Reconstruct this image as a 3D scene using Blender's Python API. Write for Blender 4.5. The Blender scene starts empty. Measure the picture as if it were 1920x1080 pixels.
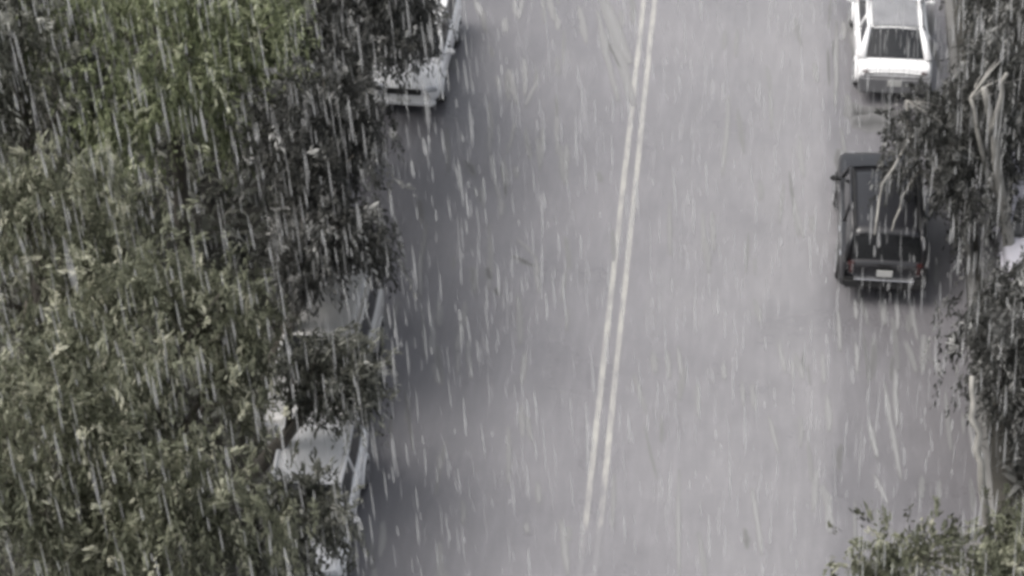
import bpy, bmesh, math, random
import numpy as np
from mathutils import Vector, Matrix
R = math.radians
random.seed(7)
rng = np.random.default_rng(11)
scene = bpy.context.scene
COL = scene.collection

# ------------------------------------------------------------------ camera
cam_data = bpy.data.cameras.new("camera")
cam = bpy.data.objects.new("camera", cam_data)
COL.objects.link(cam)
cam.location = (0, 0, 32.6)
cam.rotation_euler = (R(90 - 38), 0, R(5.76))
cam_data.sensor_fit = 'HORIZONTAL'
cam_data.angle = 2 * math.atan(960 / 4531)
cam_data.clip_end = 2000
scene.camera = cam

# ------------------------------------------------------------------ sky, sun, exposure
SUN_DIR = Vector((-0.60, -0.12, 1.0)).normalized()      # towards the sun
elev = math.asin(SUN_DIR.z)
azim = math.atan2(SUN_DIR.x, SUN_DIR.y)
world = bpy.data.worlds.new("World")
scene.world = world
world.use_nodes = True
wn = world.node_tree
for n in list(wn.nodes):
    wn.nodes.remove(n)
sky = wn.nodes.new('ShaderNodeTexSky')
sky.sky_type = 'NISHITA'
sky.sun_disc = False
sky.sun_elevation = elev
sky.sun_rotation = azim
sky.air_density = 1.0
sky.dust_density = 6.0
sky.ozone_density = 0.6
bg = wn.nodes.new('ShaderNodeBackground')
bg.inputs['Strength'].default_value = 0.15
wo = wn.nodes.new('ShaderNodeOutputWorld')
hs = wn.nodes.new('ShaderNodeHueSaturation')          # grey rain-cloud cover
hs.inputs['Saturation'].default_value = 0.3
wn.links.new(sky.outputs[0], hs.inputs['Color'])
wn.links.new(hs.outputs[0], bg.inputs[0])
wn.links.new(bg.outputs[0], wo.inputs[0])
sun_data = bpy.data.lights.new("sun", 'SUN')
sun_data.energy = 0.9
sun_data.angle = R(40)
sun_data.color = (1.0, 0.95, 0.9)
sun = bpy.data.objects.new("sun", sun_data)
COL.objects.link(sun)
sun.rotation_euler = SUN_DIR.to_track_quat('Z', 'Y').to_euler()
sun.location = (0, 0, 60)
vs = scene.view_settings
vs.view_transform = 'Standard'
vs.look = 'None'
vs.gamma = 1.0
vs.exposure = 0.74
vs.use_curve_mapping = False
scene.render.engine = 'CYCLES'
scene.cycles.filter_width = 3.5
scene.cycles.max_bounces = 6
scene.cycles.transparent_max_bounces = 8


# ------------------------------------------------------------------ materials
def new_mat(name):
    m = bpy.data.materials.new(name)
    m.use_nodes = True
    nt = m.node_tree
    return m, nt, nt.nodes['Principled BSDF']


def simple(name, col, rough=0.5, metal=0.0, coat=0.0, var=0.06, scale=6.0):
    m, nt, b = new_mat(name)
    tc = nt.nodes.new('ShaderNodeTexCoord')
    nz = nt.nodes.new('ShaderNodeTexNoise')
    nz.inputs['Scale'].default_value = scale
    nz.inputs['Detail'].default_value = 5
    nt.links.new(tc.outputs['Object'], nz.inputs['Vector'])
    mr = nt.nodes.new('ShaderNodeMapRange')
    mr.inputs['To Min'].default_value = 1 - var * 2
    mr.inputs['To Max'].default_value = 1 + var
    nt.links.new(nz.outputs['Fac'], mr.inputs['Value'])
    mx = nt.nodes.new('ShaderNodeVectorMath')
    mx.operation = 'MULTIPLY'
    mx.inputs[0].default_value = col
    nt.links.new(mr.outputs[0], mx.inputs[1])
    nt.links.new(mx.outputs[0], b.inputs['Base Color'])
    b.inputs['Roughness'].default_value = rough
    b.inputs['Metallic'].default_value = metal
    b.inputs['Coat Weight'].default_value = coat
    b.inputs['Coat Roughness'].default_value = 0.08
    return m


def noise_node(nt, vec, scale, detail=4, rough=0.6):
    n = nt.nodes.new('ShaderNodeTexNoise')
    n.inputs['Scale'].default_value = scale
    n.inputs['Detail'].default_value = detail
    n.inputs['Roughness'].default_value = rough
    nt.links.new(vec, n.inputs['Vector'])
    return n.outputs['Fac']


def ramp(nt, val, stops):
    r = nt.nodes.new('ShaderNodeValToRGB')
    e = r.color_ramp.elements
    while len(e) < len(stops):
        e.new(0.5)
    for el, (p, c) in zip(e, stops):
        el.position = p
        el.color = (c[0], c[1], c[2], 1) if isinstance(c, tuple) else (c, c, c, 1)
    nt.links.new(val, r.inputs['Fac'])
    return r.outputs['Color']


def mult(nt, a, b_):
    m = nt.nodes.new('ShaderNodeMix')
    m.data_type = 'RGBA'
    m.blend_type = 'MULTIPLY'
    m.inputs['Factor'].default_value = 1
    nt.links.new(a, m.inputs[6])
    nt.links.new(b_, m.inputs[7])
    return m.outputs[2]


def asphalt(name, lo, hi, streak=0.15, blotch=0.18, fine=0.12):
    """Old pale asphalt: big blotches, wear drawn out along the driving direction (Y), fine aggregate."""
    m, nt, b = new_mat(name)
    tc = nt.nodes.new('ShaderNodeTexCoord')
    big = noise_node(nt, tc.outputs['Object'], 0.16, 5, 0.55)
    base = ramp(nt, big, [(0.32, lo), (0.68, hi)])
    mp = nt.nodes.new('ShaderNodeMapping')
    mp.inputs['Scale'].default_value = (1, 0.16, 1)
    nt.links.new(tc.outputs['Object'], mp.inputs['Vector'])
    st = noise_node(nt, mp.outputs[0], 3.2, 4, 0.6)
    c = mult(nt, base, ramp(nt, st, [(0.3, 1 - streak), (0.55, 1.0), (0.74, 1 + streak)]))
    mid = noise_node(nt, tc.outputs['Object'], 0.9, 6, 0.65)
    c = mult(nt, c, ramp(nt, mid, [(0.3, 1 - blotch), (0.6, 1.0)]))
    fn = noise_node(nt, tc.outputs['Object'], 26, 3, 0.7)
    c = mult(nt, c, ramp(nt, fn, [(0.3, 1 - fine), (0.7, 1.0)]))
    nt.links.new(c, b.inputs['Base Color'])
    b.inputs['Roughness'].default_value = 0.9
    bp = nt.nodes.new('ShaderNodeBump')
    bp.inputs['Strength'].default_value = 0.25
    bp.inputs['Distance'].default_value = 0.02
    nt.links.new(fn, bp.inputs['Height'])
    nt.links.new(bp.outputs[0], b.inputs['Normal'])
    return m


def road_mat():
    """Pale worn running lanes between darker, patchier kerb lanes (their seams wander); tree shade painted into the left side."""
    m, nt, b = new_mat('road_asphalt')
    tc = nt.nodes.new('ShaderNodeTexCoord')
    sx = nt.nodes.new('ShaderNodeSeparateXYZ')
    nt.links.new(tc.outputs['Object'], sx.inputs[0])
    mp = nt.nodes.new('ShaderNodeMapping')
    mp.inputs['Scale'].default_value = (1, 0.2, 1)
    nt.links.new(tc.outputs['Object'], mp.inputs['Vector'])
    wob = noise_node(nt, mp.outputs[0], 1.1, 5, 0.65)
    ma = nt.nodes.new('ShaderNodeMath'); ma.operation = 'MULTIPLY_ADD'
    ma.inputs[1].default_value = 1.5
    nt.links.new(wob, ma.inputs[0])
    nt.links.new(sx.outputs['X'], ma.inputs[2])
    mr = nt.nodes.new('ShaderNodeMapRange')
    mr.inputs['From Min'].default_value = -8.4 + 0.75
    mr.inputs['From Max'].default_value = 5.8 + 0.75
    nt.links.new(ma.outputs[0], mr.inputs['Value'])
    P = lambda x: (x + 8.4) / 14.2
    lane_and_shade = ramp(nt, mr.outputs[0], [(P(-8.2), (0.099, 0.097, 0.102)), (P(-6.2), (0.125, 0.124, 0.129)), (P(-4.0), (0.163, 0.161, 0.167)), (P(-2.6), (0.186, 0.183, 0.189)),  # left stops darken towards the kerb: tree shade painted into the asphalt
                                    (P(2.4), (0.199, 0.196, 0.200)), (P(3.0), (0.144, 0.142, 0.147)), (P(5.0), (0.122, 0.119, 0.123))])
    big = noise_node(nt, tc.outputs['Object'], 0.3, 6, 0.6)
    c = mult(nt, lane_and_shade, ramp(nt, big, [(0.3, 0.86), (0.5, 1.0), (0.68, 1.06)]))
    mp2 = nt.nodes.new('ShaderNodeMapping')
    mp2.inputs['Scale'].default_value = (1, 0.13, 1)
    nt.links.new(tc.outputs['Object'], mp2.inputs['Vector'])
    st = noise_node(nt, mp2.outputs[0], 6.5, 4, 0.6)
    c = mult(nt, c, ramp(nt, st, [(0.3, 0.93), (0.52, 1.0), (0.72, 1.12)]))
    fn = noise_node(nt, tc.outputs['Object'], 22, 4, 0.75)
    c = mult(nt, c, ramp(nt, fn, [(0.3, (0.90, 0.892, 0.905)), (0.7, (1.05, 1.042, 1.055))]))
    nt.links.new(c, b.inputs['Base Color'])
    rr = ramp(nt, big, [(0.35, 0.22), (0.65, 0.6)])
    nt.links.new(rr, b.inputs['Roughness'])
    bp = nt.nodes.new('ShaderNodeBump')
    bp.inputs['Strength'].default_value = 0.3
    bp.inputs['Distance'].default_value = 0.02
    nt.links.new(fn, bp.inputs['Height'])
    nt.links.new(bp.outputs[0], b.inputs['Normal'])
    return m


def paint_mark(name, col, under):
    m, nt, b = new_mat(name)
    tc = nt.nodes.new('ShaderNodeTexCoord')
    mp = nt.nodes.new('ShaderNodeMapping')
    mp.inputs['Scale'].default_value = (1, 0.25, 1)
    nt.links.new(tc.outputs['Object'], mp.inputs['Vector'])
    w = noise_node(nt, mp.outputs[0], 4.5, 6, 0.7)
    a_ = nt.nodes.new('ShaderNodeAttribute')
    a_.attribute_name = 'tone'
    ad = nt.nodes.new('ShaderNodeMath'); ad.operation = 'ADD'
    nt.links.new(w, ad.inputs[0])
    nt.links.new(a_.outputs['Fac'], ad.inputs[1])
    c = ramp(nt, ad.outputs[0], [(0.28, under), (0.44, tuple(0.5 * (a + d) for a, d in zip(under, col))), (0.6, col)])
    nt.links.new(c, b.inputs['Base Color'])
    b.inputs['Roughness'].default_value = 0.7
    return m


def tone_mat(name, stops, rough=0.6, trans=0.0, spec=0.3):
    """Colour from the per-blade attribute 'tone' (the leaf's own colour)."""
    m, nt, b = new_mat(name)
    at_ = nt.nodes.new('ShaderNodeAttribute')
    at_.attribute_name = 'tone'
    c = ramp(nt, at_.outputs['Fac'], stops)
    nt.links.new(c, b.inputs['Base Color'])
    b.inputs['Roughness'].default_value = rough
    b.inputs['Specular IOR Level'].default_value = spec
    if trans:
        tr = nt.nodes.new('ShaderNodeBsdfTranslucent')
        nt.links.new(c, tr.inputs['Color'])
        mx = nt.nodes.new('ShaderNodeMixShader')
        mx.inputs[0].default_value = trans
        nt.links.new(b.outputs[0], mx.inputs[1])
        nt.links.new(tr.outputs[0], mx.inputs[2])
        nt.links.new(mx.outputs[0], nt.nodes['Material Output'].inputs['Surface'])
    return m


ROAD_C = (0.19, 0.187, 0.194)
M = {
    'road': road_mat(),
    'concrete': asphalt('kerb_concrete', (0.12, 0.12, 0.115), (0.19, 0.186, 0.178), 0.1, 0.2, 0.15),
    'drive': asphalt('driveway_concrete', (0.17, 0.168, 0.172), (0.24, 0.238, 0.24), 0.2, 0.2, 0.15),
    'soil': asphalt('dark_soil', (0.025, 0.024, 0.02), (0.06, 0.057, 0.047), 0.2, 0.3, 0.3),
    'line': paint_mark('worn_line_paint', (0.345, 0.338, 0.315), ROAD_C),
    'white': simple('white_car_paint', (0.71, 0.71, 0.71), 0.35, 0, 0.5, 0.03),
    'lilac': simple('off_white_car_paint', (0.48, 0.47, 0.51), 0.35, 0, 0.5, 0.03),
    'silver': simple('dull_silver_paint', (0.44, 0.435, 0.42), 0.4, 0.1, 0.4, 0.05),
    'black': simple('black_car_paint', (0.009, 0.009, 0.011), 0.4, 0, 0.25, 0.05),
    'glass': simple('dark_car_glass', (0.012, 0.013, 0.014), 0.12, 0, 0.0, 0.02),
    'roofglass': simple('grey_roof_glass', (0.22, 0.22, 0.225), 0.22, 0, 0.6, 0.25, 3.0),
    'rubber': simple('tyre_rubber', (0.02, 0.02, 0.021), 0.85),
    'trim': simple('black_trim', (0.02, 0.02, 0.02), 0.6),
    'shaded_tail': simple('shaded_white_bumper', (0.17, 0.17, 0.175), 0.6),  # shade on the white saloon's tail, painted as a grey bumper
    'rim': simple('wheel_alloy', (0.38, 0.38, 0.39), 0.35, 0.8),
    'chrome': simple('chrome_trim', (0.7, 0.7, 0.71), 0.2, 0.9),
    'red': simple('tail_light_red', (0.045, 0.014, 0.014), 0.25, 0, 0.5),
    'lamp': simple('headlight_lens', (0.42, 0.43, 0.45), 0.15, 0, 0.5),
    'plate': simple('number_plate', (0.5, 0.5, 0.48), 0.5),
    'bark': simple('grey_bark', (0.10, 0.09, 0.075), 0.9, 0, 0, 0.3, 8),
    'palebark': simple('pale_bark', (0.27, 0.262, 0.24), 0.85, 0, 0, 0.3, 5),
}
LEAF = {
    'green': [(0.0, (0.048, 0.056, 0.034)), (0.42, (0.205, 0.232, 0.130)), (0.75, (0.36, 0.385, 0.25)), (1.0, (0.50, 0.51, 0.39))],
    'olive': [(0.0, (0.044, 0.046, 0.031)), (0.42, (0.168, 0.178, 0.122)), (0.75, (0.315, 0.322, 0.238)), (1.0, (0.50, 0.49, 0.39))],
    'grey': [(0.0, (0.036, 0.038, 0.031)), (0.42, (0.145, 0.149, 0.122)), (0.75, (0.27, 0.273, 0.235)), (1.0, (0.48, 0.48, 0.44))],
    'dark': [(0.0, (0.028, 0.029, 0.026)), (0.42, (0.085, 0.086, 0.079)), (0.75, (0.20, 0.20, 0.19)), (1.0, (0.44, 0.44, 0.42))],
}
for k, st in LEAF.items():
    M['leaf_' + k] = tone_mat(k + '_leaf', st, 0.55, 0.4, 0.35)
m_, nt_, b_ = new_mat('rain_water')
b_.inputs['Base Color'].default_value = (0.8, 0.8, 0.79, 1)
b_.inputs['Roughness'].default_value = 0.3
b_.inputs['Alpha'].default_value = 0.22
M['rain'] = m_
M['scuff_shade'] = tone_mat('scuff_and_shade', [(0.0, 0.05), (0.35, 0.125), (0.5, 0.19), (0.75, 0.26), (1.0, 0.35)], 0.9, 0, 0.2)  # dark end also colours the painted shadow under the saloon's tail


# ------------------------------------------------------------------ object helpers
def tag(o, label=None, cat=None, group=None, kind=None):
    if label: o['label'] = label
    if cat: o['category'] = cat
    if group: o['group'] = group
    if kind: o['kind'] = kind
    return o


def link_mesh(name, me, mat, parent=None, smooth=False):
    o = bpy.data.objects.new(name, me)
    COL.objects.link(o)
    if mat is not None:
        me.materials.append(mat)
    if parent is not None:
        o.parent = parent
    if smooth:
        me.polygons.foreach_set('use_smooth', [True] * len(me.polygons))
    return o


def pydata(name, verts, faces, mat, parent=None, smooth=False):
    me = bpy.data.meshes.new(name)
    me.from_pydata([tuple(v) for v in verts], [], faces)
    me.update()
    return link_mesh(name, me, mat, parent, smooth)


def bm_obj(name, bm, mat, parent=None, smooth=False):
    bmesh.ops.recalc_face_normals(bm, faces=bm.faces[:])
    me = bpy.data.meshes.new(name)
    bm.to_mesh(me)
    bm.free()
    return link_mesh(name, me, mat, parent, smooth)


def empty(name, loc, rz=0.0):
    o = bpy.data.objects.new(name, None)
    COL.objects.link(o)
    o.location = loc
    o.rotation_euler = (0, 0, rz)
    o.empty_display_size = 0.3
    return o


def add_box(bm, c, s, rot=None, bev=0.0):
    r = bmesh.ops.create_cube(bm, size=1)
    vs_ = r['verts']
    bmesh.ops.scale(bm, vec=s, verts=vs_)
    if bev:
        ed = list({e for v in vs_ for e in v.link_edges})
        rr = bmesh.ops.bevel(bm, geom=ed, offset=bev, segments=2, affect='EDGES')
        vs_ = list({v for f in rr['faces'] for v in f.verts} | {v for v in vs_ if v.is_valid})
    if rot is not None:
        bmesh.ops.rotate(bm, cent=(0, 0, 0), matrix=rot, verts=vs_)
    bmesh.ops.translate(bm, vec=c, verts=vs_)


def box_obj(name, c, s, mat, parent, bev=0.01, rot=None):
    bm = bmesh.new()
    add_box(bm, c, s, rot, bev)
    return bm_obj(name, bm, mat, parent)


def tube(verts, faces, pts, radii, sides=7):
    """Tapered tube appended to verts/faces."""
    pts = [Vector(p) for p in pts]
    start = len(verts)
    n = len(pts)
    for i, p in enumerate(pts):
        d = (pts[min(i + 1, n - 1)] - pts[max(i - 1, 0)]).normalized()
        a = d.cross(Vector((0.31, 0.87, 0.38)))
        if a.length < 1e-3: a = d.cross(Vector((1, 0, 0)))
        a.normalize()
        b = d.cross(a)
        for k in range(sides):
            t = 2 * math.pi * k / sides
            verts.append(p + (a * math.cos(t) + b * math.sin(t)) * radii[i])
    for i in range(n - 1):
        for k in range(sides):
            k2 = (k + 1) % sides
            faces.append((start + i * sides + k, start + i * sides + k2, start + (i + 1) * sides + k2, start + (i + 1) * sides + k))
    faces.append(tuple(start + (n - 1) * sides + k for k in range(sides)))
    faces.append(tuple(start + k for k in reversed(range(sides))))


def sheet(name, x0, x1, y0, y1, z, mat, kind='structure'):
    o = pydata(name, [(x0, y0, z), (x1, y0, z), (x1, y1, z), (x0, y1, z)], [(0, 1, 2, 3)], mat)
    return tag(o, kind=kind)


# ------------------------------------------------------------------ the setting
XL, XR = -8.35, 5.72
sheet('ground', -400, 400, -400, 600, -0.02, M['soil'])
sheet('road', XL, XR, -150, 300, 0.0, M['road'])
sheet('driveway', 6.05, 10.5, 38.5, 47.0, 0.105, M['drive'])


def kerb(name, x0, x1):
    bm = bmesh.new()
    add_box(bm, ((x0 + x1) / 2, 75, 0.03), (x1 - x0, 450, 0.18), None, 0.02)
    return tag(bm_obj(name, bm, M['concrete']), kind='structure')


kerb('kerb', XR + 0.004, XR + 0.2)
kerb('kerb', XL - 0.2, XL - 0.004)
tag(box_obj('verge', (XR + 30.2, 75, 0.03), (60 - 0.01, 450, 0.13), M['soil'], None, 0), kind='structure')
tag(box_obj('verge', (XL - 30.2, 75, 0.03), (60 - 0.01, 450, 0.13), M['soil'], None, 0), kind='structure')


def ribbon(xc, w, y0, y1, z, step=1.5, wob=0.003):
    n = max(2, int((y1 - y0) / step))
    v, f = [], []
    for i in range(n + 1):
        y = y0 + (y1 - y0) * i / n
        dx = random.uniform(-wob, wob)
        dw = random.uniform(-wob, wob)
        v += [(xc - w / 2 + dx - dw, y, z), (xc + w / 2 + dx + dw, y, z)]
    for i in range(n):
        f.append((2 * i, 2 * i + 1, 2 * i + 3, 2 * i + 2))
    return v, f


lv, lf, lt = [], [], []
for xc, y0, y1, w in ((-2.01, -60, 120, 0.12), (-1.73, -60, 120, 0.12)):
    v, f = ribbon(xc, w, y0, y1, 0.004)
    o_ = len(lv)
    lv += v
    lf += [tuple(i + o_ for i in q) for q in f]
    for p in v:                                            # the paint is worn off near Y = 33
        y = p[1] + (0.35 if xc < -1.9 else -0.3)
        lt.append(-0.5 + 0.5 * min(1.0, max(0.0, (abs(y - 32.4) - 0.3) / 2.6)))
lm = tag(pydata('road_markings', lv, lf, M['line']), kind='structure')
lm.data.attributes.new('tone', 'FLOAT', 'POINT').data.foreach_set('value', lt)

SCUFFS = [(1.17, 35.59, 1.42, 33.69, 0.116, 0.9), (-0.28, 35.99, -0.13, 32.99, 0.096, 0.75), (-2.5, 34.3, -2.23, 32.77, 0.146, 0.75), (1.92, 45.54, 2.15, 44.02, 0.11, 0.85), (2.03, 48.06, 2.16, 46.37, 0.152, 0.8), (0.3, 49.61, 0.27, 46.22, 0.143, 0.45), (-0.13, 44.71, -0.02, 43.0, 0.122, 0.7), (0.09, 44.73, 0.18, 43.32, 0.146, 0.4), (-3.45, 47.17, -3.34, 45.54, 0.177, 0.7), (-3.86, 48.96, -3.65, 46.7, 0.117, 0.5), (-0.68, 39.65, -0.59, 38.78, 0.136, 0.5), (-0.47, 39.86, -0.37, 38.89, 0.113, 0.7), (0.5, 39.42, 0.54, 38.86, 0.135, 0.75), (1.65, 40.25, 1.82, 39.2, 0.102, 0.85), (1.95, 39.65, 1.98, 39.01, 0.101, 0.9), (2.14, 39.67, 2.16, 39.03, 0.113, 0.8), (1.12, 38.78, 1.2, 37.94, 0.122, 0.45), (0.92, 38.85, 0.96, 38.08, 0.089, 0.5), (1.49, 37.8, 1.7, 36.67, 0.109, 0.6), (-0.03, 38.67, 0.03, 37.65, 0.133, 0.35), (-7.27, 44.3, -6.61, 42.14, 0.122, 0.75), (-5.85, 40.5, -5.62, 39.07, 0.115, 1), (-4.96, 39.62, -4.72, 38.33, 0.114, 0.95), (-5.11, 39.21, -5.03, 38.51, 0.09, 0.7), (-6.04, 40.57, -5.79, 38.96, 0.092, 0.7), (-6.36, 42.66, -6.12, 40.94, 0.107, 0.6), (-5.2, 46.55, -4.79, 44.76, 0.126, 0.75), (-4.87, 46.36, -4.66, 45.3, 0.15, 0.7), (-5.27, 45.45, -5.13, 44.41, 0.112, 0.65), (-4.82, 44.86, -4.7, 44.14, 0.172, 0.7), (-3.77, 42.72, -3.57, 41.39, 0.119, 0.6), (-4.24, 43.27, -3.83, 42.75, 0.108, 0.4), (-3.0, 53.79, -2.19, 50.81, 0.359, 0.5), (-3.17, 53.25, -2.35, 49.11, 0.192, 0.4), (-3.07, 53.78, -1.95, 48.92, 0.303, 0.42), (-6.36, 53.45, -6.03, 52.57, 0.193, 0.75), (-3.69, 39.35, -3.64, 38.3, 0.158, 0.7), (-3.6, 37.62, -3.48, 36.64, 0.132, 0.6), (-3.05, 35.32, -2.97, 34.7, 0.148, 0.5), (-3.15, 34.15, -3.1, 33.86, 0.125, 0.7), (-4.37, 49.86, -4.58, 48.65, 0.118, 0.5), (-4.82, 50.79, -4.64, 49.12, 0.133, 0.45), (3.61, 36.23, 3.86, 35.39, 0.117, 0.8), (4.12, 39.61, 4.09, 37.73, 0.135, 0.6), (3.88, 39.06, 4.14, 36.12, 0.122, 0.6), (3.29, 40.41, 3.3, 39.35, 0.114, 0.7), (5.76, 39.25, 5.73, 37.4, 0.145, 0.75), (5.55, 38.21, 5.6, 36.9, 0.109, 0.6), (2.67, 38.6, 2.72, 37.43, 0.155, 0.6), (2.56, 39.98, 2.61, 38.93, 0.102, 0.6), (3.53, 37.84, 3.68, 36.71, 0.131, 0.7), (3.15, 44.22, 3.22, 43.43, 0.096, 0.5), (3.0, 47.59, 3.17, 46.52, 0.126, 0.8), (3.62, 47.43, 3.42, 46.65, 0.176, 0.8), (4.12, 47.26, 4.04, 46.5, 0.113, 0.8), (3.1, 53.36, 3.12, 52.47, 0.177, 0.8), (3.36, 53.0, 3.41, 51.99, 0.217, 0.55), (2.94, 53.34, 2.89, 49.41, 0.136, 0.3), (3.3, 41.89, 3.31, 41.15, 0.105, 0.6), (2.9, 41.48, 2.95, 40.02, 0.116, 0.5), (4.18, 42.26, 4.17, 40.87, 0.117, 0.6), (-0.91, 45.04, -0.8, 43.02, 0.122, 0.3), (1.69, 46.05, 1.62, 44.47, 0.111, 0.3), (-0.99, 39.62, -0.91, 38.93, 0.158, 0.35), (2.45, 36.27, 2.4, 35.02, 0.128, 0.4), (2.66, 35.35, 2.72, 34.45, 0.168, 0.45), (2.12, 37.86, 2.15, 36.88, 0.109, 0.3), (-4.3, 42.67, -3.79, 42.33, 0.166, -0.9), (-4.79, 42.23, -4.68, 41.75, 0.165, -0.7), (-4.54, 41.48, -4.44, 41.21, 0.14, -0.8), (-5.8, 46.26, -5.48, 45.64, 0.251, -0.5), (-2.96, 52.23, -2.38, 50.54, 0.095, -0.6), (2.17, 39.94, 2.2, 39.24, 0.079, -0.5), (-0.71, 37.58, -0.67, 36.76, 0.109, -0.2), (-4.91, 46.14, -4.67, 44.87, 0.112, -0.6), (-5.23, 45.13, -5.24, 44.61, 0.099, -0.4), (1.81, 46.6, 1.95, 44.92, 0.087, -0.35), (1.07, 34.43, 1.13, 33.84, 0.145, -0.4)]


def scuff_shade_mesh(name, items):
    """Scuffs, tar, dust marks and a painted car shadow on the paving: thin lens shapes lying 5 mm above it, each with its own tone."""
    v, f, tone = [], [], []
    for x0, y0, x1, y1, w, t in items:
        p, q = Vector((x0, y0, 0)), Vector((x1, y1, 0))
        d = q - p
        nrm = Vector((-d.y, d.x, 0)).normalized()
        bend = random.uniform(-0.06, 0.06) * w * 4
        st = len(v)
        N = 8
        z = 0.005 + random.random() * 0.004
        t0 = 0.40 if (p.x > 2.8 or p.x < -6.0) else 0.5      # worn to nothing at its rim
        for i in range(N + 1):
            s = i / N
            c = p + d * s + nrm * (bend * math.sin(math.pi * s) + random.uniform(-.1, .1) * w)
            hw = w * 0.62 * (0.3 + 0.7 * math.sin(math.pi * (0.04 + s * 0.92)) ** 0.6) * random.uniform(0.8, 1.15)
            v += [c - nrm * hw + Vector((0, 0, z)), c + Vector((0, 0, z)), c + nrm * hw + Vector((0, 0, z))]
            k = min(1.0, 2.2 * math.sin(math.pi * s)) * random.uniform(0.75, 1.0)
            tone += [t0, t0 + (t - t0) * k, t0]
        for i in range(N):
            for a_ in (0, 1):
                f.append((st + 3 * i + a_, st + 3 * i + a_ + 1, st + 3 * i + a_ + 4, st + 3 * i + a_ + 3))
    o = pydata(name, v, f, M['scuff_shade'])
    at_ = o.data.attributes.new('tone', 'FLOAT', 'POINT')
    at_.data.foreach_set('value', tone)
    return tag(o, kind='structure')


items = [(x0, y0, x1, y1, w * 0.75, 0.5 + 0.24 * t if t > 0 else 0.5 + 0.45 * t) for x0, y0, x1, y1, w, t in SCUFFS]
items += [(3.1, 49.3, 4.6, 49.05, 0.75, 0.0), (3.25, 48.7, 4.2, 48.85, 0.6, 0.08), (4.3, 48.9, 4.9, 48.6, 0.35, 0.2)]   # the saloon's shadow, painted dark below its tail
for k in range(200):
    zone = random.random()
    if zone < 0.42:
        x = random.uniform(2.7, 5.6)
        amp = 0.45
    elif zone < 0.72:
        x = random.triangular(-7.2, -3.2, -5.8)
        amp = 0.45
    else:
        x = random.uniform(-5.0, 2.8)
        amp = 0.22
    y = random.uniform(30, 58)
    L = random.uniform(0.4, 1.9)
    lean = random.gauss(0.08, 0.07) * L + (-x * 0.012) * L
    pale = random.random() < 0.6
    t = 0.5 + (random.uniform(0.08, 0.30) if pale else -random.uniform(0.08, 0.34)) * amp
    if 2.7 < x or x < -6:
        t -= 0.13
    items.append((x, y + L / 2, x + lean, y - L / 2, random.uniform(0.06, 0.14), t))
scuff_shade_mesh('road_scuffs_and_shade', items)


# ------------------------------------------------------------------ foliage
def blades(P, D, L, W, droop, rs, seg=3):
    """Vertices/faces of leaf sprays: start point P, start direction D, length L, width W, drooping by droop."""
    n = len(P)
    dirs = D / np.linalg.norm(D, axis=1, keepdims=True)
    side = np.cross(dirs, rs.normal(size=(n, 3)))
    side /= np.linalg.norm(side, axis=1, keepdims=True) + 1e-9
    prof = [0.35, 1.0, 0.75, 0.06] if seg == 3 else [0.5, 1.0, 0.1]
    V = np.zeros((n, seg + 1, 2, 3))
    p = P.copy()
    d = dirs.copy()
    for i in range(seg + 1):
        hw = (W * prof[i] * 0.5)[:, None]
        V[:, i, 0] = p - side * hw
        V[:, i, 1] = p + side * hw
        p = p + d * (L / seg)[:, None]
        d = d + np.array([0, 0, -1.0]) * droop[:, None]
        d /= np.linalg.norm(d, axis=1, keepdims=True)
    return V.reshape(-1, 3)


def blade_mesh(name, V, tone, mat, parent=None, seg=3):
    nb = len(tone)
    k = (seg + 1) * 2
    base = (np.arange(nb) * k)[:, None, None]
    q = np.array([[2 * i, 2 * i + 1, 2 * i + 3, 2 * i + 2] for i in range(seg)])[None]
    F = (base + q).reshape(-1)
    me = bpy.data.meshes.new(name)
    me.vertices.add(len(V))
    me.vertices.foreach_set('co', V.astype(np.float32).ravel())
    nf = nb * seg
    me.loops.add(nf * 4)
    me.loops.foreach_set('vertex_index', F.astype(np.int32))
    me.polygons.add(nf)
    me.polygons.foreach_set('loop_start', (np.arange(nf) * 4).astype(np.int32))
    me.update(calc_edges=True)
    at_ = me.attributes.new('tone', 'FLOAT', 'POINT')
    at_.data.foreach_set('value', np.repeat(tone, k).astype(np.float32))
    me.materials.append(mat)
    me.validate()
    o = bpy.data.objects.new(name, me)
    COL.objects.link(o)
    if parent is not None:
        o.parent = parent
    return o


def crown_points(rs, c, rad, nclump, per, clump_r):
    """Leaf-spray start points gathered in uneven clumps over the upper shell of an ellipsoid crown."""
    P, D, tone, cen = [], [], [], []
    for k in range(nclump):
        u = rs.normal(size=3)
        u /= np.linalg.norm(u)
        if u[2] < -0.25: u[2] *= -1
        r = rs.uniform(0.45, 1.0) ** 0.5 * rs.uniform(0.8, 1.12)
        cc = np.array(c) + u * np.array(rad) * r
        cen.append(cc)
        m = int(per * rs.uniform(0.5, 1.5))
        cr = clump_r * rs.uniform(0.6, 1.35)
        g = rs.normal(size=(m, 3)) * np.array([cr, cr, cr * 0.8]) * 0.55
        P.append(cc + g)
        h = u * 0.45 + rs.normal(size=(m, 3)) * 0.6
        D.append(h)
        ct = rs.uniform(-0.32, 0.24)
        t = np.clip(rs.normal(0.40, 0.19, m) + ct, 0.02, 0.9)
        pale = rs.random(m) < 0.08
        t[pale] = rs.uniform(0.85, 1.0, pale.sum())
        tone.append(t)
    return np.concatenate(P), np.concatenate(D), np.concatenate(tone), cen


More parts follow.
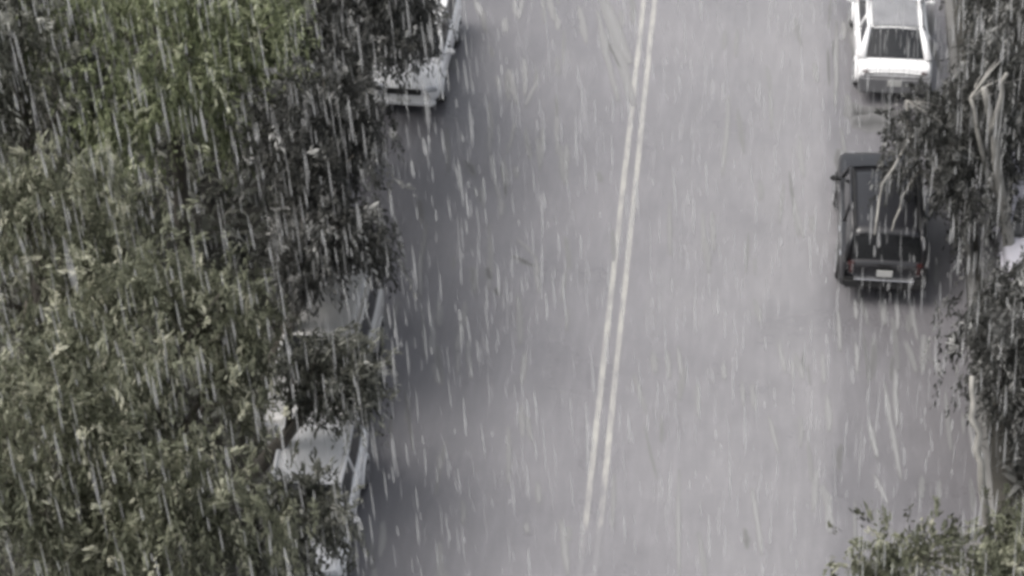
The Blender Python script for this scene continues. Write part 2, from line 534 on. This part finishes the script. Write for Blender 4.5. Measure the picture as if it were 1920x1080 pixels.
def tree(name, label, cat, cx, cy, cz, rad, leaf, seed, n=900, clumps=44, base=None, bark='bark', group=None, tr=0.17, length=(0.35, 1.0), limbs=None, clump_r=None, fill=0.75):
    """Crown of hanging leafy twigs: each twig is a run of small leaves with one tone; short twigs stick out any way."""
    rs = np.random.default_rng(seed)
    bx, by = base if base else (cx + rs.uniform(-.4, .4), cy + rs.uniform(-.4, .4))
    root = empty(name, (bx, by, 0.09))
    tag(root, label, cat, group)
    c = (cx - bx, cy - by, cz - 0.09)
    P, D, tone, cen = crown_points(rs, c, rad, clumps, n / clumps, clump_r or 0.62 * (sum(rad) / 6) ** 0.5)
    m = len(P)
    hang = rs.random(m) < fill
    L = np.where(hang, rs.uniform(length[0], length[1], m), rs.uniform(0.2, 0.5, m))
    D = np.where(hang[:, None], D * np.array([0.22, 0.22, 0.2]) + np.array([0, 0, -0.8]), D + np.array([0, 0, 0.15]))
    D /= np.linalg.norm(D, axis=1, keepdims=True)
    pale = (tone > 0.84) & hang                             # pale twigs hang longest
    L = np.where(pale, rs.uniform(0.7, 1.35, m), L)
    k = 17
    s = (np.arange(k) + 0.0)[None, :, None] / k
    LP = P[:, None] + D[:, None] * (s * L[:, None, None]) + rs.normal(size=(m, k, 3)) * 0.035
    LP[:, :, 2] -= (s[:, :, 0] ** 2) * 0.12
    LD = D[:, None] * 1.0 + rs.normal(size=(m, k, 3)) * 0.34
    LL = rs.uniform(0.07, 0.19, (m, k))
    LW = rs.uniform(0.025, 0.065, (m, k))
    LT = np.clip(tone[:, None] + rs.normal(size=(m, k)) * 0.05, 0, 1)
    q = m * k
    V = blades(LP.reshape(q, 3), LD.reshape(q, 3), LL.reshape(q), LW.reshape(q), rs.uniform(0.0, 0.4, q), rs, 2)
    blade_mesh('crown', V, LT.reshape(q), M['leaf_' + leaf], root, 2)
    v, f = [], []
    top = Vector((c[0], c[1], c[2] + rad[2] * 0.3))
    mid = Vector((c[0] * .35, c[1] * .35, c[2] * .5)) + Vector((rs.uniform(-.15, .15), rs.uniform(-.15, .15), 0))
    if limbs:
        o_ = Vector((bx, by, 0.09))
        for pts, r0, r1 in limbs:
            pp = [Vector(p) - o_ for p in pts]
            fine = []
            for i in range(len(pp) - 1):
                for t in (0, .33, .67):
                    fine.append(pp[i].lerp(pp[i + 1], t) + Vector(rs.normal(size=3) * 0.025))
            fine.append(pp[-1])
            tube(v, f, fine, [r0 + (r1 - r0) * i / (len(fine) - 1) for i in range(len(fine))], 8)
        ends = [Vector(p[0][-1]) - o_ for p in limbs]
        for cc in cen[::3]:
            e = Vector(cc)
            s_ = min(ends, key=lambda w: (w - e).length)
            tube(v, f, [s_, s_.lerp(e, .5) + Vector((0, 0, .08)), e], [tr * .25, tr * .16, tr * .05], 5)
    else:
        tube(v, f, [(0, 0, -0.2), (0.02, 0, 0.5), mid, top * 0.8, top], [tr * 1.5, tr * 1.1, tr * 0.85, tr * 0.5, tr * 0.2], 9)
        for cc in cen[::4]:
            e = Vector(cc)
            s_ = mid + (top - mid) * rs.uniform(0.0, 0.6)
            kk = s_.lerp(e, 0.5) + Vector((0, 0, rs.uniform(-.1, .4)))
            tube(v, f, [s_, kk, e], [tr * 0.42, tr * 0.26, tr * 0.06], 5)
    pydata('trunk', v, f, M[bark], root, True)
    return root


# ------------------------------------------------------------------ vehicles
def make_car(name, label, cat, loc, rz, s, paint, group=None):
    """A car with its nose towards local +Y. s: measurements of the body."""
    root = empty(name, loc, rz)
    tag(root, label, cat, group)
    st = s['stations']                       # (y, half width, top z, bottom z), rear to front
    v, f = [], []
    for (y, hw, zt, zb) in st:
        zm = zb + (zt - zb) * 0.5
        half = [(0, zb), (hw * 0.75, zb), (hw * 0.96, zb + 0.05), (hw, zm), (hw * 0.99, zt - 0.13), (hw * 0.95, zt - 0.03), (hw * 0.86, zt), (hw * 0.45, zt + 0.025)]
        ring = [(x, z) for x, z in half] + [(0, zt + 0.035)] + [(-x, z) for x, z in reversed(half[1:])]
        for x, z in ring:
            v.append((x, y, z))
    n = 16
    for i in range(len(st) - 1):
        for k in range(n):
            k2 = (k + 1) % n
            f.append((i * n + k, i * n + k2, (i + 1) * n + k2, (i + 1) * n + k))
    f.append(tuple(range(n)))
    f.append(tuple((len(st) - 1) * n + k for k in reversed(range(n))))
    body = pydata('body', v, f, paint, root, True)
    md = body.modifiers.new('smooth', 'SUBSURF')
    md.levels = md.render_levels = 2
    L0, L1 = st[0][0], st[-1][0]
    W = max(q[1] for q in st)
    g = s['cabin']                           # base/top corners of the glasshouse
    bz, wb, wt, zt = g['zb'], g['wb'], g['wt'], g['zt']
    yfb, yft, yrt, yrb = g['yfb'], g['yft'], g['yrt'], g['yrb']
    zfb, zrb = g.get('zfb', bz), g.get('zrb', bz)
    FB, FT, RT, RB = (yfb, wb, zfb), (yft, wt, zt), (yrt, wt, zt - 0.02), (yrb, wb * g.get('rw', 0.97), zrb)

    def pt(c, sgn):
        return Vector((c[1] * sgn, c[0], c[2]))

    def pane(nm, A, B, C, D, bulge, out, mat=M['glass'], n1=6, n2=4, parent=root):
        """Curved pane A-B (bottom) to D-C (top), 12 mm thick."""
        vv, ff = [], []
        for sgn in (0, 1):
            for j in range(n2 + 1):
                for i in range(n1 + 1):
                    a_, b_ = i / n1, j / n2
                    p = A.lerp(B, a_).lerp(D.lerp(C, a_), b_)
                    k = (1 - (2 * a_ - 1) ** 2) * bulge + (1 - (2 * b_ - 1) ** 2) * bulge * 0.3
                    vv.append(p + out * (k - 0.012 * sgn))
        m_ = (n1 + 1) * (n2 + 1)
        for j in range(n2):
            for i in range(n1):
                q = j * (n1 + 1) + i
                ff.append((q, q + 1, q + n1 + 2, q + n1 + 1))
                ff.append((m_ + q + n1 + 1, m_ + q + n1 + 2, m_ + q + 1, m_ + q))
        return pydata(nm, vv, ff, mat, parent, True)

    up = Vector((0, 0, 1))
    pane('windscreen', pt(FB, -.93), pt(FB, .93), pt(FT, .93), pt(FT, -.93), 0.05, Vector((0, 0.8, 0.6)))
    pane('rear_window', pt(RB, .9), pt(RB, -.9), pt(RT, -.93), pt(RT, .93), 0.04, Vector((0, -0.8, 0.6)))
    yb = (yft + yrt) / 2 + 0.05
    for sg in (-1, 1):
        for nm, ya0, ya1, yt0, yt1 in (('side_window', yfb - .10, yb + .04, yft - .06, yb + .04), ('side_window', yb - .04, yrb + .22, yb - .04, yrt + .08)):
            xb, xt = wb * 0.985 * sg, (wt + 0.005) * sg
            zz = bz - 0.02
            pane(nm, Vector((xb, ya0, zz)), Vector((xb, ya1, zz)), Vector((xt, yt1, zt - 0.05)), Vector((xt, yt0, zt - 0.05)), 0.015, Vector((sg, 0, 0)))
    # roof panel with the pillars that carry it
    vv, ff = [], []
    n1, n2 = 8, 8
    for sgn in (0, 1):
        for j in range(n2 + 1):
            for i in range(n1 + 1):
                a_, b_ = 2 * i / n1 - 1, j / n2
                y = yrt - 0.04 + (yft + 0.04 - yrt + 0.04) * b_
                x = a_ * (wt + 0.045) * (1 - 0.03 * (2 * b_ - 1) ** 2)
                z = zt + 0.03 - 0.035 * a_ ** 4 - 0.02 * a_ ** 2 - 0.03 * (2 * b_ - 1) ** 2 - 0.045 * sgn
                vv.append((x, y, z))
    m_ = (n1 + 1) * (n2 + 1)
    for j in range(n2):
        for i in range(n1):
            q = j * (n1 + 1) + i
            ff.append((q, q + 1, q + n1 + 2, q + n1 + 1))
            ff.append((m_ + q + n1 + 1, m_ + q + n1 + 2, m_ + q + 1, m_ + q))
    rim_ = [i for i in range(n1)] + [j * (n1 + 1) + n1 for j in range(n2)] + [n2 * (n1 + 1) + i for i in range(n1, 0, -1)] + [j * (n1 + 1) for j in range(n2, 0, -1)]
    for q in range(len(rim_)):
        a_, b_ = rim_[q], rim_[(q + 1) % len(rim_)]
        ff.append((a_, m_ + a_, m_ + b_, b_))
    pw = g.get('pillar', 0.055)
    for sg in (-1, 1):
        tube(vv, ff, [pt(FB, sg) + Vector((0, .05, -.03)), pt(FB, sg).lerp(pt(FT, sg), .5) + Vector((0.01 * sg, .02, .01)), pt(FT, sg) + Vector((0.01 * sg, 0, -0.01))], [pw, pw * .85, pw * .8], 8)
        tube(vv, ff, [pt(RB, sg) + Vector((0, -.02, -.03)), pt(RB, sg).lerp(pt(RT, sg), .5) + Vector((0.01 * sg, -.02, .01)), pt(RT, sg) + Vector((0.01 * sg, 0, -0.01))], [pw * 1.7, pw * 1.35, pw * .95], 8)
        tube(vv, ff, [(wb * sg, yb, bz - .05), (wt * sg, yb, zt - .02)], [.04, .04], 6)
        tube(vv, ff, [pt(FT, sg) + Vector((0.012 * sg, 0, -0.012)), Vector(((wt + .03) * sg, yb, zt - .01)), pt(RT, sg) + Vector((0.012 * sg, 0, -0.012))], [.042, .045, .045], 8)
    pydata('roof', vv, ff, paint, root, True)
    if s.get('sunroof'):
        pane('sunroof', Vector((-wt * .9, yrt + .02, zt + .022)), Vector((wt * .9, yrt + .02, zt + .022)), Vector((wt * .9, yft - .02, zt + .022)), Vector((-wt * .9, yft - .02, zt + .022)), 0.02, up, M['roofglass'], 8, 6)
    if s.get('rack'):
        for sg in (-1, 1):
            vv, ff = [], []
            tube(vv, ff, [((wt - .03) * sg, yrt + .1, zt), ((wt - .03) * sg, yrt + .25, zt + .07), ((wt - .03) * sg, yft - .3, zt + .07), ((wt - .03) * sg, yft - .12, zt)], [.02] * 4, 7)
            pydata('roof_rail', vv, ff, M['trim'], root, True)
    # wheels
    rw = s.get('wheel', 0.32)
    for sg in (-1, 1):
        for y in s['axles']:
            bm = bmesh.new()
            rot = Matrix.Rotation(R(90), 4, 'Y')
            bmesh.ops.create_cone(bm, cap_ends=True, segments=28, radius1=rw, radius2=rw, depth=0.22, matrix=Matrix.Translation((W * sg - 0.085 * sg, y, rw)) @ rot)
            ed = [e for e in bm.edges if len(e.link_faces) == 2 and any(len(fc.verts) > 4 for fc in e.link_faces)]
            bmesh.ops.bevel(bm, geom=ed, offset=0.035, segments=3, affect='EDGES')
            wh = bm_obj('wheel', bm, M['rubber'], root, True)
            bm = bmesh.new()
            bmesh.ops.create_cone(bm, cap_ends=True, segments=24, radius1=rw * .64, radius2=rw * .58 if sg > 0 else rw * .64, depth=0.02, matrix=Matrix.Translation((W * sg + 0.032 * sg, y, rw)) @ rot)
            for q in range(5):
                t = 2 * math.pi * q / 5
                add_box(bm, (W * sg + 0.046 * sg, y + math.cos(t) * rw * .32, rw + math.sin(t) * rw * .32), (0.014, rw * .6, 0.05), Matrix.Rotation(t, 3, 'X'))
            bm_obj('rim', bm, M['rim'], wh)
            vv, ff = [], []
            arc = [(W * sg - 0.01 * sg, y + math.cos(R(a_)) * (rw + .05), rw + .02 + math.sin(R(a_)) * (rw + .05)) for a_ in range(-10, 191, 20)]
            tube(vv, ff, arc, [.035] * len(arc), 6)
            pydata('wheel_arch', vv, ff, M['trim'] if s.get('cladding') else paint, root, True)
    # front: grille, lamps, bumper; rear: lamps, bumper, plate
    hf, hr = st[-2], st[1]
    for sg in (-1, 1):
        box_obj('headlight', (W * .70 * sg, L1 - .11, s['lamp_z']), (.34, .2, .13), M['lamp'], root, .03, Matrix.Rotation(R(-16) * sg, 3, 'Z'))
        box_obj('tail_light', (W * .76 * sg, L0 + .075, s['tail_z']), (s.get('tail_w', .3), .16, s.get('tail_h', .13)), M['red'], root, .03, Matrix.Rotation(R(10) * sg, 3, 'Z'))
        bm = bmesh.new()
        add_box(bm, ((W + .09) * sg, yfb - .18, zfb + .06), (.2, .1, .13), None, .035)
        add_box(bm, ((W - .02) * sg, yfb - .16, zfb + .02), (.1, .05, .05))
        bm_obj('wing_mirror', bm, paint if not s.get('cladding') else M['trim'], root)
        for y in (yb - .12, yb - 1.0):
            box_obj('door_handle', ((W * .985) * sg, y, bz - .15), (.035, .2, .03), M['chrome'] if s.get('cladding') else paint, root, .01)
    box_obj('grille', (0, L1 - .005, s['lamp_z'] - .06), (W * .95, .06, .16), M['trim'], root, .02)
    box_obj('front_bumper', (0, L1 - .05, .36), (W * 1.72, .2, .17), M['trim'] if s.get('cladding') else paint, root, .05)
    rb = box_obj('rear_bumper', (0, L0 + .03, s.get('bump_z', .5)), (W * s.get('bump_w', 1.84), .24, s.get('bump_h', .2)), M['trim'] if s.get('cladding') else M['shaded_tail'] if s.get('shade_bumper') else paint, root, .05)
    if s.get('step'):
        box_obj('bumper_trim', (0, L0 - .02, s.get('bump_z', .5) + s.get('bump_h', .2) / 2 + .012), (W * 1.35, .17, .03), M['chrome'], root, .01)
    box_obj('number_plate', (0, L0 - .045 if s.get('plate_y') is None else s['plate_y'], s['plate_z']), (.34, .02, .16), M['plate'], root, .004)
    box_obj('number_plate', (0, L1 + .035, .42), (.34, .02, .15), M['plate'], root, .004)
    # wiper pair at the foot of the windscreen
    vv, ff = [], []
    for x0 in (-.45, .15):
        tube(vv, ff, [(x0, yfb + .06, zfb + .05), (x0 + .5, yfb + .0, zfb + .075)], [.012, .008], 5)
    pydata('wiper', vv, ff, M['trim'], root)
    return root


sedan = dict(
    stations=[(-2.20, .78, .84, .48), (-2.15, .86, .95, .34), (-2.06, .895, 1.0, .24), (-1.70, .90, 1.0, .22), (-1.0, .91, .99, .2), (0, .91, .97, .2), (.95, .91, .97, .2),
              (1.5, .90, .9, .22), (2.0, .87, .78, .26), (2.2, .80, .70, .34), (2.27, .68, .62, .42)],
    cabin=dict(zb=.99, zt=1.43, wb=.80, wt=.615, yfb=1.0, yft=.28, yrt=-1.02, yrb=-1.78, zfb=.99, zrb=1.02, pillar=.062, rw=1.0),
    axles=(-1.38, 1.36), lamp_z=.66, tail_z=.86, plate_z=.62, plate_y=-2.295, sunroof=True, bump_z=.54, bump_h=.46, bump_w=1.9, shade_bumper=True, tail_w=.2, tail_h=.09)
suv = dict(
    stations=[(-2.24, .86, 1.04, .44), (-2.2, .92, 1.1, .36), (-2.1, .95, 1.12, .32), (-1.4, .96, 1.12, .3), (-.6, .96, 1.11, .3), (.2, .96, 1.1, .3), (.95, .96, 1.09, .3),
              (1.5, .95, 1.06, .32), (2.0, .93, 1.0, .34), (2.16, .88, .92, .4), (2.24, .78, .82, .46)],
    cabin=dict(zb=1.1, zt=1.74, wb=.86, wt=.72, yfb=.95, yft=.42, yrt=-1.98, yrb=-2.12, zfb=1.1, zrb=1.1, pillar=.05, rw=.97),
    axles=(-1.32, 1.36), lamp_z=.82, tail_z=.95, tail_w=.2, tail_h=.3, plate_z=.86, wheel=.37, cladding=True, rack=True, step=True, bump_z=.58, bump_h=.24)
hatch = dict(
    stations=[(-2.05, .78, .94, .44), (-2.0, .86, 1.02, .34), (-1.9, .88, 1.04, .26), (-1.3, .89, 1.04, .24), (-.5, .89, 1.03, .22), (.3, .89, 1.02, .22), (.9, .89, 1.01, .22),
              (1.4, .88, .95, .24), (1.85, .85, .84, .28), (2.02, .78, .75, .36), (2.08, .66, .66, .44)],
    cabin=dict(zb=1.02, zt=1.56, wb=.79, wt=.63, yfb=1.02, yft=.42, yrt=-1.55, yrb=-1.92, zfb=1.02, zrb=1.03, pillar=.055, rw=.95),
    axles=(-1.28, 1.30), lamp_z=.72, tail_z=.92, tail_w=.22, tail_h=.24, plate_z=.78, bump_z=.5, bump_h=.24)

make_car('sedan', 'white saloon seen from behind with dark rear window and grey glass roof', 'car', (4.22, 51.9, 0), R(1), sedan, M['white'])
make_car('off_road_car', 'black upright off-road car parked behind the white saloon', 'car', (3.82, 44.0, 0), R(0.5), suv, M['black'])
make_car('parked_car', 'white car at the far end of the left row, bonnet clear of leaves', 'car', (-7.42, 50.1, 0), R(179), hatch, M['white'])
make_car('parked_car', 'dull silver car half under the trees between the two white cars of the left row', 'car', (-7.68, 37.75, 0), R(180), suv | dict(rack=False, cladding=False, step=False), M['silver'])
make_car('parked_car', 'white car nearest the bottom of the photo, dappled under the leaves of the left row', 'car', (-7.28, 33.6, 0), R(181), hatch, M['white'])
make_car('parked_car', 'pale lilac white car nosing out of the driveway at the right edge', 'car', (7.25, 44.0, 0.11), R(181), hatch, M['lilac'])

# ------------------------------------------------------------------ trees
GL = 'trees left of the road'
BT, ST, PT = 'broadleaf_tree', 'street_tree', 'pale_trunk_tree'
tree(BT, 'bright green full tree between a grey tree and the far white car', 'tree', -11.6, 41.7, 5.2, (2.9, 2.7, 2.4), 'green', 1, 1900, 66, group=GL)
tree(BT, 'grey green tree at the left edge beside the bright green tree', 'tree', -14.3, 40.9, 5.0, (2.1, 2.2, 2.2), 'grey', 2, 1300, group=GL)
tree(BT, 'yellowish olive tree at the middle of the left edge', 'tree', -12.5, 35.2, 5.0, (2.1, 2.1, 2.0), 'olive', 3, 1300, group=GL)
tree(BT, 'rounded olive tree in the middle of the left wood, beside the silver car', 'tree', -9.7, 32.6, 5.0, (2.0, 1.9, 2.0), 'olive', 4, 1300, group=GL)
tree(BT, 'large olive tree in the lower left corner', 'tree', -11.2, 29.4, 5.2, (2.3, 2.3, 2.2), 'olive', 5, 1500, group=GL)
tree(BT, 'dark olive tree at the bottom edge left of the nearest white car', 'tree', -8.7, 28.3, 4.6, (1.9, 1.9, 2.0), 'olive', 6, 1300, group=GL)
tree(ST, 'dark grey green tree overhanging the kerb beyond the silver car', 'tree', -7.85, 40.2, 4.3, (1.2, 1.8, 2.0), 'dark', 7, 1000, group=GL)
tree(ST, 'dark thin tree beside the bonnet of the far white car', 'tree', -7.95, 45.2, 4.3, (1.2, 2.3, 1.9), 'dark', 8, 1150, group=GL)
tree(ST, 'small dark tree between the silver car and the nearest white car', 'tree', -6.85, 34.5, 3.0, (0.8, 0.7, 0.8), 'grey', 9, 480, 26, group=GL, base=(-8.7, 34.2))
tree(ST, 'pale flecked small tree in front of the nearest white car', 'tree', -6.85, 30.5, 2.9, (0.9, 1.0, 0.85), 'grey', 10, 480, 22, group=GL, base=(-8.7, 30.2))
tree(ST, 'dark low tree at the kerb behind the roof of the silver car', 'tree', -7.55, 38.0, 3.5, (1.0, 1.1, 1.2), 'dark', 14, 760, 28, group=GL, base=(-8.8, 37.4))
tree(BT, 'tall green tree behind the bright green tree at the top edge', 'tree', -12.3, 47.2, 5.0, (2.6, 2.4, 2.3), 'green', 12, 1400, group=GL)
tree(BT, 'grey tree at the top left corner', 'tree', -15.8, 46.5, 5.0, (2.2, 2.2, 2.2), 'grey', 13, 1200, group=GL)
tree(ST, 'dark twiggy tree drooping over the windscreen of the far white car', 'tree', -7.5, 48.0, 3.0, (0.75, 1.0, 0.7), 'dark', 15, 520, 26, base=(-8.85, 48.2), group=GL, tr=0.1)
GR = 'trees right of the road'
tree(BT, 'small olive tree at the right end of the bottom edge', 'tree', 6.0, 30.6, 3.3, (0.75, 0.9, 0.9), 'olive', 27, 380, 22, base=(6.7, 31.0), group=GR, tr=0.1)
tree(ST, 'dark sparse tree right of the white saloon', 'tree', 7.2, 49.4, 3.4, (1.1, 1.6, 1.9), 'dark', 21, 620, 30, group=GR)
tree(PT, 'thin tree with a leaning pale forked trunk at the right edge above the driveway', 'tree', 6.1, 44.2, 4.2, (0.7, 0.9, 1.1), 'dark', 22, 260, 20, base=(6.7, 42.77), bark='palebark', group=GR, tr=0.15, clump_r=.5,
     limbs=[([(6.7, 42.77, 0.0), (6.36, 42.89, 1.8), (5.82, 42.67, 4), (5.48, 42.53, 5.2)], .16, .06), ([(6.36, 42.89, 1.8), (5.82, 42.93, 3), (5.53, 42.93, 3.8), (5.3, 43.02, 4.6)], .07, .04), ([(5.82, 42.67, 4), (5.84, 42.52, 4.9), (5.9, 42.5, 5.6)], .09, .04)])
tree(PT, 'slender pale trunked tree leaning over the right side of the black car', 'tree', 4.6, 43.6, 3.2, (0.85, 1.3, 1.0), 'dark', 23, 300, 24, base=(5.95, 43.27), bark='palebark', group=GR, tr=0.06, length=(0.5, 1.2), clump_r=.5,
     limbs=[([(5.95, 43.27, 0.0), (5.2, 43.6, 1.5), (4.5, 43.62, 2.3), (4.22, 43.57, 3.2), (4.03, 43.4, 4.2)], .065, .045), ([(4.5, 43.62, 2.3), (4.07, 42.36, 2.4), (3.88, 41.6, 2.1)], .035, .02), ([(4.22, 43.57, 3.2), (3.59, 41.78, 3.1), (3.45, 40.75, 2.6)], .035, .02)])
tree(ST, 'thin dark tree beside the black car', 'tree', 5.75, 44.3, 2.3, (0.85, 2.0, 1.6), 'dark', 26, 800, 40, base=(6.3, 44.3), group=GR, tr=0.08, length=(0.5, 1.3))
tree(ST, 'dark shrubby tree below the driveway at the right edge', 'tree', 6.3, 38.4, 1.8, (0.85, 2.5, 1.3), 'dark', 24, 950, 34, group=GR)
tree(PT, 'low olive tree with pale forked limbs in the lower right corner', 'tree', 4.9, 30.2, 3.1, (2.3, 1.1, 1.0), 'olive', 25, 560, 32, base=(5.83, 33.11), bark='palebark', group=GR, tr=0.13, clump_r=.5,
     limbs=[([(5.83, 33.11, 0.05), (5.55, 32.7, 1.4), (5.31, 32.5, 2.5), (5.09, 32.7, 3.6), (4.92, 33.06, 4.4), (4.82, 33.45, 5)], .11, .045), ([(5.35, 32.51, 2.3), (4.95, 31.81, 2.6), (4.49, 31.49, 2.8), (4.0, 30.93, 2.9)], .07, .035)])


# low growth under the trees
def ground_cover(name, x0, x1, y0, y1, n, leaf, seed, label):
    rs = np.random.default_rng(seed)
    P = np.stack([rs.uniform(x0, x1, n), rs.uniform(y0, y1, n), 0.1 + rs.random(n) ** 2 * 0.7], 1)
    D = rs.normal(size=(n, 3))
    D[:, 2] = np.abs(D[:, 2]) + 0.3
    L = rs.uniform(0.2, 0.7, n)
    W = rs.uniform(0.06, 0.16, n)
    t = np.clip(rs.normal(0.4, 0.2, n), 0, 1)
    o = blade_mesh(name, blades(P, D, L, W, rs.uniform(0.2, 1.0, n), rs), t, M['leaf_' + leaf])
    tag(o, label, 'undergrowth', None, 'stuff')


ground_cover('undergrowth', -22, -8.6, 26, 60, 16000, 'grey', 31, 'dark low growth under the trees left of the road')
ground_cover('undergrowth', 6.2, 12, 26, 38.3, 5000, 'dark', 32, 'dark low growth at the lower right verge')
ground_cover('undergrowth', 6.2, 12, 47.2, 60, 5000, 'dark', 33, 'dark low growth at the upper right verge')


# ------------------------------------------------------------------ falling rain
def rain(n):
    """Threads of falling rain all through the air over the street: slim upright spindles of water."""
    rs = np.random.default_rng(77)
    P = np.stack([rs.uniform(-24, 14, n), rs.uniform(2, 62, n), rs.uniform(0.5, 22, n)], 1)
    L = 0.14 + 0.55 * rs.random(n) ** 1.5
    r = 0.005 + 0.017 * rs.random(n) ** 2
    lean = rs.normal(size=(n, 2)) * 0.02 + np.array([0.06, 0.0])
    prof = np.array([0.15, 0.8, 1.0, 0.2])
    ts = np.array([0, .3, .75, 1.0])
    V = np.zeros((n, 4, 3, 3))
    for i in range(4):
        for k in range(3):
            a_ = 2 * math.pi * k / 3
            V[:, i, k, 0] = P[:, 0] + lean[:, 0] * L * ts[i] + math.cos(a_) * r * prof[i]
            V[:, i, k, 1] = P[:, 1] + lean[:, 1] * L * ts[i] + math.sin(a_) * r * prof[i]
            V[:, i, k, 2] = P[:, 2] - L * ts[i]
    q = np.array([[i * 3 + k, i * 3 + (k + 1) % 3, (i + 1) * 3 + (k + 1) % 3, (i + 1) * 3 + k] for i in range(3) for k in range(3)])
    F = (np.arange(n)[:, None, None] * 12 + q[None]).reshape(-1, 4)
    o = pydata('rain', V.reshape(-1, 3), F.tolist(), M['rain'], None, True)
    return tag(o, 'thin upright threads of falling rain over the whole street', 'rain', None, 'stuff')


rain(40000)
